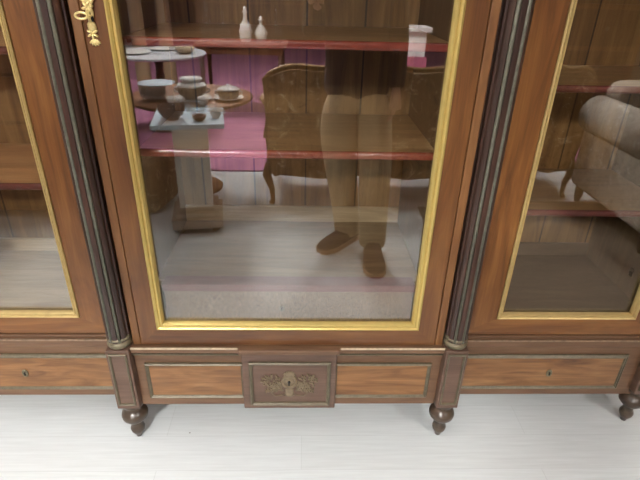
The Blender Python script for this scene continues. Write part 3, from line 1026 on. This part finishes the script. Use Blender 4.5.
for sx in (-.8, .8):
    MB().box(sx - .05, sx + .05, -.26, .26, 0, .06).build('foot', M['furn_dark'], d2)
for k, x in enumerate((1.85, 2.2, 2.6)):
    g = MB().lathe([(0, 0), (.05, 0), (.03, .02), (.06, .09), (.05, .13), (.02, .16), (.035, .19), (0, .19)], (x, -4.15, 1.313), 22)
    put(g, 'vase', M['porcelain'], ('small white vase at the left end of the tall dresser', 'small white vase in the middle of the tall dresser', 'small white vase towards the right of the tall dresser')[k], 'vase', 'vases on the dresser')


# ------------------------------------------------------------------ the photographer
def skin_mesh(chains, level=2, bridge=True):
    """chains: lists of (co, radius); a chain may start with the index tuple (chain, point) it grows from."""
    me = bpy.data.meshes.new('sk')
    vs, es, rs, idx = [], [], [], []
    for chn in chains:
        ids = []
        start = None
        pts = chn
        if isinstance(chn[0][0], int):
            start = idx[chn[0][0]][chn[0][1]]
            pts = chn[1:]
            ids.append(start)
        for co, r in pts:
            vs.append(co)
            rs.append(r)
            n = len(vs) - 1
            if ids:
                es.append((ids[-1], n))
            ids.append(n)
        idx.append(ids)
    me.from_pydata(vs, es, [])
    o = bpy.data.objects.new('sk', me)
    C.objects.link(o)
    md = o.modifiers.new('skin', 'SKIN')
    md.use_smooth_shade = True
    for i, r in enumerate(rs):
        v = me.skin_vertices[0].data[i]
        v.radius = r if isinstance(r, tuple) else (r, r)
        v.use_root = (i == 0)
    sb_ = o.modifiers.new('sub', 'SUBSURF')
    sb_.levels = sb_.render_levels = level
    dg = bpy.context.evaluated_depsgraph_get()
    res = bpy.data.meshes.new_from_object(o.evaluated_get(dg))
    bpy.data.objects.remove(o)
    return res


def from_meshes(name, meshes, mat, parent):
    mb = MB()
    for me in meshes:
        mb.bm.from_mesh(me)
        bpy.data.meshes.remove(me)
    for f in mb.bm.faces:
        f.material_index = 0
        f.smooth = True
    return mb.build(name, mat, parent)


V = Vector
hipR, kneeR, ankR = (.365, -1.40, .90), (.388, -1.32, .49), (.398, -1.275, .085)
hipL, kneeL, ankL = (.185, -1.41, .90), (.205, -1.38, .49), (.270, -1.455, .085)
pel, sp1, chest, neck, head = (.275, -1.41, .97), (.262, -1.425, 1.14), (.245, -1.44, 1.33), (.228, -1.425, 1.49), (.220, -1.40, 1.62)
shR, elR, wrR = (.425, -1.44, 1.41), (.475, -1.45, 1.13), (.470, -1.36, .90)
shL, elL, wrL = (.065, -1.43, 1.41), (.035, -1.42, 1.15), (.055, -1.285, 1.30)

pr = thing('person', 'person in dark jacket, khaki trousers and brown suede shoes holding up a phone', 'person', (0, 0, 0))


def hand(wr, d, side, palm_n, curl, flip=1):
    """Palm and five bent fingers; d: pointing direction, side: towards the thumb, palm_n: out of the palm."""
    wr, d, side, pn = V(wr), V(d).normalized(), V(side).normalized(), V(palm_n).normalized()
    out = [skin_mesh([[(tuple(wr - d * .02), (.024, .020)), (tuple(wr + d * .03), (.030, .015)), (tuple(wr + d * .075), (.036, .014)), (tuple(wr + d * .092), (.034, .011))]], 2)]
    for k, (off, L) in enumerate(((.027, .072), (.009, .080), (-.009, .074), (-.026, .058))):
        p = wr + d * .075 + side * off
        ch_ = [(tuple(p), .0092)]
        a = 0.0
        for seg, r in ((.45, .0088), (.32, .0082), (.23, .0072)):
            a += curl
            p = p + (d * math.cos(a) + pn * math.sin(a)) * (L * seg + .006)
            ch_.append((tuple(p), r))
        out.append(skin_mesh([ch_], 2))
    p = wr + d * .022 + side * .020
    ch_ = [(tuple(p), .013)]
    for q, r in ((side * .026 + d * .020, .0115), (side * .012 + d * .028 + pn * .008, .0098), (d * .022 + pn * .012, .0085)):
        p = p + q
        ch_.append((tuple(p), r))
    out.append(skin_mesh([ch_], 2))
    return out


body = skin_mesh([
    [(pel, (.120, .085)), (sp1, (.110, .080)), (chest, (.120, .082)), ((.235, -1.435, 1.43), (.070, .060)), (neck, (.055, .058)), ((.226, -1.41, 1.55), (.055, .06))],
    [(0, 2), (shR, .050), (elR, .038), (wrR, .027)],
    [(0, 2), (shL, .050), (elL, .038), (wrL, .027)],
    [(0, 0), (hipR, .075), (kneeR, .052), (ankR, .038), ((.396, -1.18, .045), (.036, .028))],
    [(0, 0), (hipL, .075), (kneeL, .052), (ankL, .038), ((.205, -1.40, .045), (.036, .028))],
])
hm = MB()
hm.ball((0, 0, 0), 1, (.074, .094, .115), u=28, v=20)
hm.ball((0, .045, -.055), 1, (.050, .048, .055), u=20, v=14)
hm.tube([(0, .090, .015), (0, .104, -.010), (0, .108, -.022)], [.008, .012, .013], 10)
for s in (-1, 1):
    hm.ball((s * .074, -.008, -.012), 1, (.010, .020, .032), u=12, v=8)
hmat = Matrix.Translation((.220, -1.405, 1.645)) @ Matrix.Rotation(.45, 4, 'Z') @ Matrix.Rotation(-.30, 4, 'X')
bmesh.ops.transform(hm.bm, matrix=hmat, verts=hm.bm.verts)
hme = bpy.data.meshes.new('hd')
hm.bm.to_mesh(hme)
hm.bm.free()
hands = hand(V(wrL) + V((.0, -.05, -.03)), (.10, .35, .90), (-.6, .3, .1), (.2, .8, -.3), .45) + hand(wrR, (.0, .25, -1), (-.2, .95, .2), (-1, -.1, 0), .30)
from_meshes('body', [body, hme] + hands, M['skin'], pr)


def head_part(mb, name, mat):
    bmesh.ops.transform(mb.bm, matrix=hmat, verts=mb.bm.verts)
    return mb.build(name, mat, pr)


for s in (-1, 1):
    head_part(MB().ball((s * .030, .083, .012), .0125), 'eye', M['eye'])
    head_part(MB().ball((s * .030, .0925, .012), .006, (1, .6, 1)), 'iris', M['iris'])
    head_part(MB().tube([(s * .016, .096, .034), (s * .032, .092, .039), (s * .048, .080, .034)], .0042, 6), 'eyebrow', M['hair'])
head_part(MB().ball((0, .090, -.058), 1, (.024, .010, .008)), 'mouth', M['lips'])
hr = MB()
hr.ball((0, -.012, .020), 1, (.081, .096, .108), u=28, v=20)
bmesh.ops.delete(hr.bm, geom=[v for v in hr.bm.verts if (v.co.y > .030 and v.co.z < .075 + .3 * (.06 - abs(v.co.y))) or v.co.z < -.05], context='VERTS')
bmesh.ops.solidify(hr.bm, geom=hr.bm.faces[:], thickness=-.006)
head_part(hr, 'hair', M['hair'])

jk = skin_mesh([  # thick cloth
    [((.275, -1.415, .83), (.196, .145)), ((.275, -1.415, .95), (.190, .138)), (sp1, (.168, .122)), (chest, (.192, .136)), ((.237, -1.437, 1.435), (.110, .090)), ((.231, -1.43, 1.475), (.066, .066))],
    [(0, 3), (shR, .076), (elR, .060), ((.471, -1.375, .935), .046), ((.470, -1.368, .915), .045)],
    [(0, 3), (shL, .076), (elL, .060), ((.052, -1.300, 1.284), .046), ((.054, -1.292, 1.292), .045)],
])
from_meshes('jacket', [jk], M['jacket'], pr)
tr = skin_mesh([
    [((.275, -1.41, .975), (.163, .114)), ((.275, -1.41, .92), (.168, .118))],
    [(0, 1), (hipR, (.108, .105)), ((.375, -1.365, .70), .104), (kneeR, .096), ((.394, -1.30, .25), .088), ((.398, -1.285, .07), .084), ((.398, -1.283, .035), .082)],
    [(0, 1), (hipL, (.112, .105)), ((.180, -1.39, .70), .112), (kneeL, .098), ((.240, -1.41, .25), .084), ((.266, -1.448, .07), .084), ((.270, -1.452, .035), .082)],
])
from_meshes('trousers', [tr], M['khaki'], pr)


def shoe(heel, ang):
    m = Matrix.Translation(heel) @ Matrix.Rotation(ang, 4, 'Z') @ Matrix.Diagonal((1.12, 1.1, 1.1, 1))
    t = bmesh.new()
    secs = [(-.045, .028, .02, .085), (-.03, .036, .0, .098), (.03, .040, .0, .098), (.09, .046, .0, .075), (.15, .052, .0, .062), (.20, .048, .0, .052), (.235, .034, .0, .040), (.248, .014, .012, .028)]
    rings = []
    n = 16
    for y, hw_, z0_, z1_ in secs:
        ring_ = []
        for k in range(n):
            a = 2 * PI * k / n
            zz = (z0_ + z1_) / 2 + (z1_ - z0_) / 2 * math.sin(a)
            xx = hw_ * math.copysign(abs(math.cos(a)) ** .7, math.cos(a))
            ring_.append(t.verts.new((xx, y, max(zz, .018))))
        rings.append(ring_)
    for a, c in zip(rings, rings[1:]):
        for k in range(n):
            t.faces.new((a[k], a[(k + 1) % n], c[(k + 1) % n], c[k]))
    t.faces.new(rings[0][::-1])
    t.faces.new(rings[-1])
    bmesh.ops.recalc_face_normals(t, faces=t.faces)
    mb = MB()
    mb._take(t, 0, True)
    bmesh.ops.transform(mb.bm, matrix=m, verts=mb.bm.verts)
    up = mb.build('shoe', M['shoe'], pr)
    t2 = MB()
    prof_ = [(secs[i][0], secs[i][1] + .005) for i in range(len(secs))]
    pts_ = [(h_, y) for y, h_ in prof_] + [(-h_, y) for y, h_ in prof_[::-1]]
    tb_ = bmesh.new()
    lo_ = [tb_.verts.new((x, y, 0)) for x, y in pts_]
    hi_ = [tb_.verts.new((x, y, .024)) for x, y in pts_]
    tb_.faces.new(lo_[::-1])
    tb_.faces.new(hi_)
    for i in range(len(pts_)):
        j = (i + 1) % len(pts_)
        tb_.faces.new((lo_[i], lo_[j], hi_[j], hi_[i]))
    bmesh.ops.recalc_face_normals(tb_, faces=tb_.faces)
    t2._take(tb_)
    bmesh.ops.transform(t2.bm, matrix=m, verts=t2.bm.verts)
    t2.build('sole', M['sole'], up)


shoe((.398, -1.265, 0), .04)
shoe((.290, -1.455, 0), .80)

ph = thing('phone', 'black phone held up by the person in front of the cabinet', 'phone', CAM + CAM_ROT @ V((.045, -.008, .010)))
ph.rotation_euler = CAM_ROT.to_euler()
MB().box(-.073, .073, -.036, .036, -.004, .004, .003).build('case', M['phone'], ph)
MB().box(-.066, .066, -.032, .032, .0038, .0046).build('screen', M['hole'], ph)
MB().lathe([(0, 0), (.007, 0), (.007, .0014), (0, .0014)], (-.030, .014, -.0054), 16).build('lens_ring', M['brass_ring'], ph)
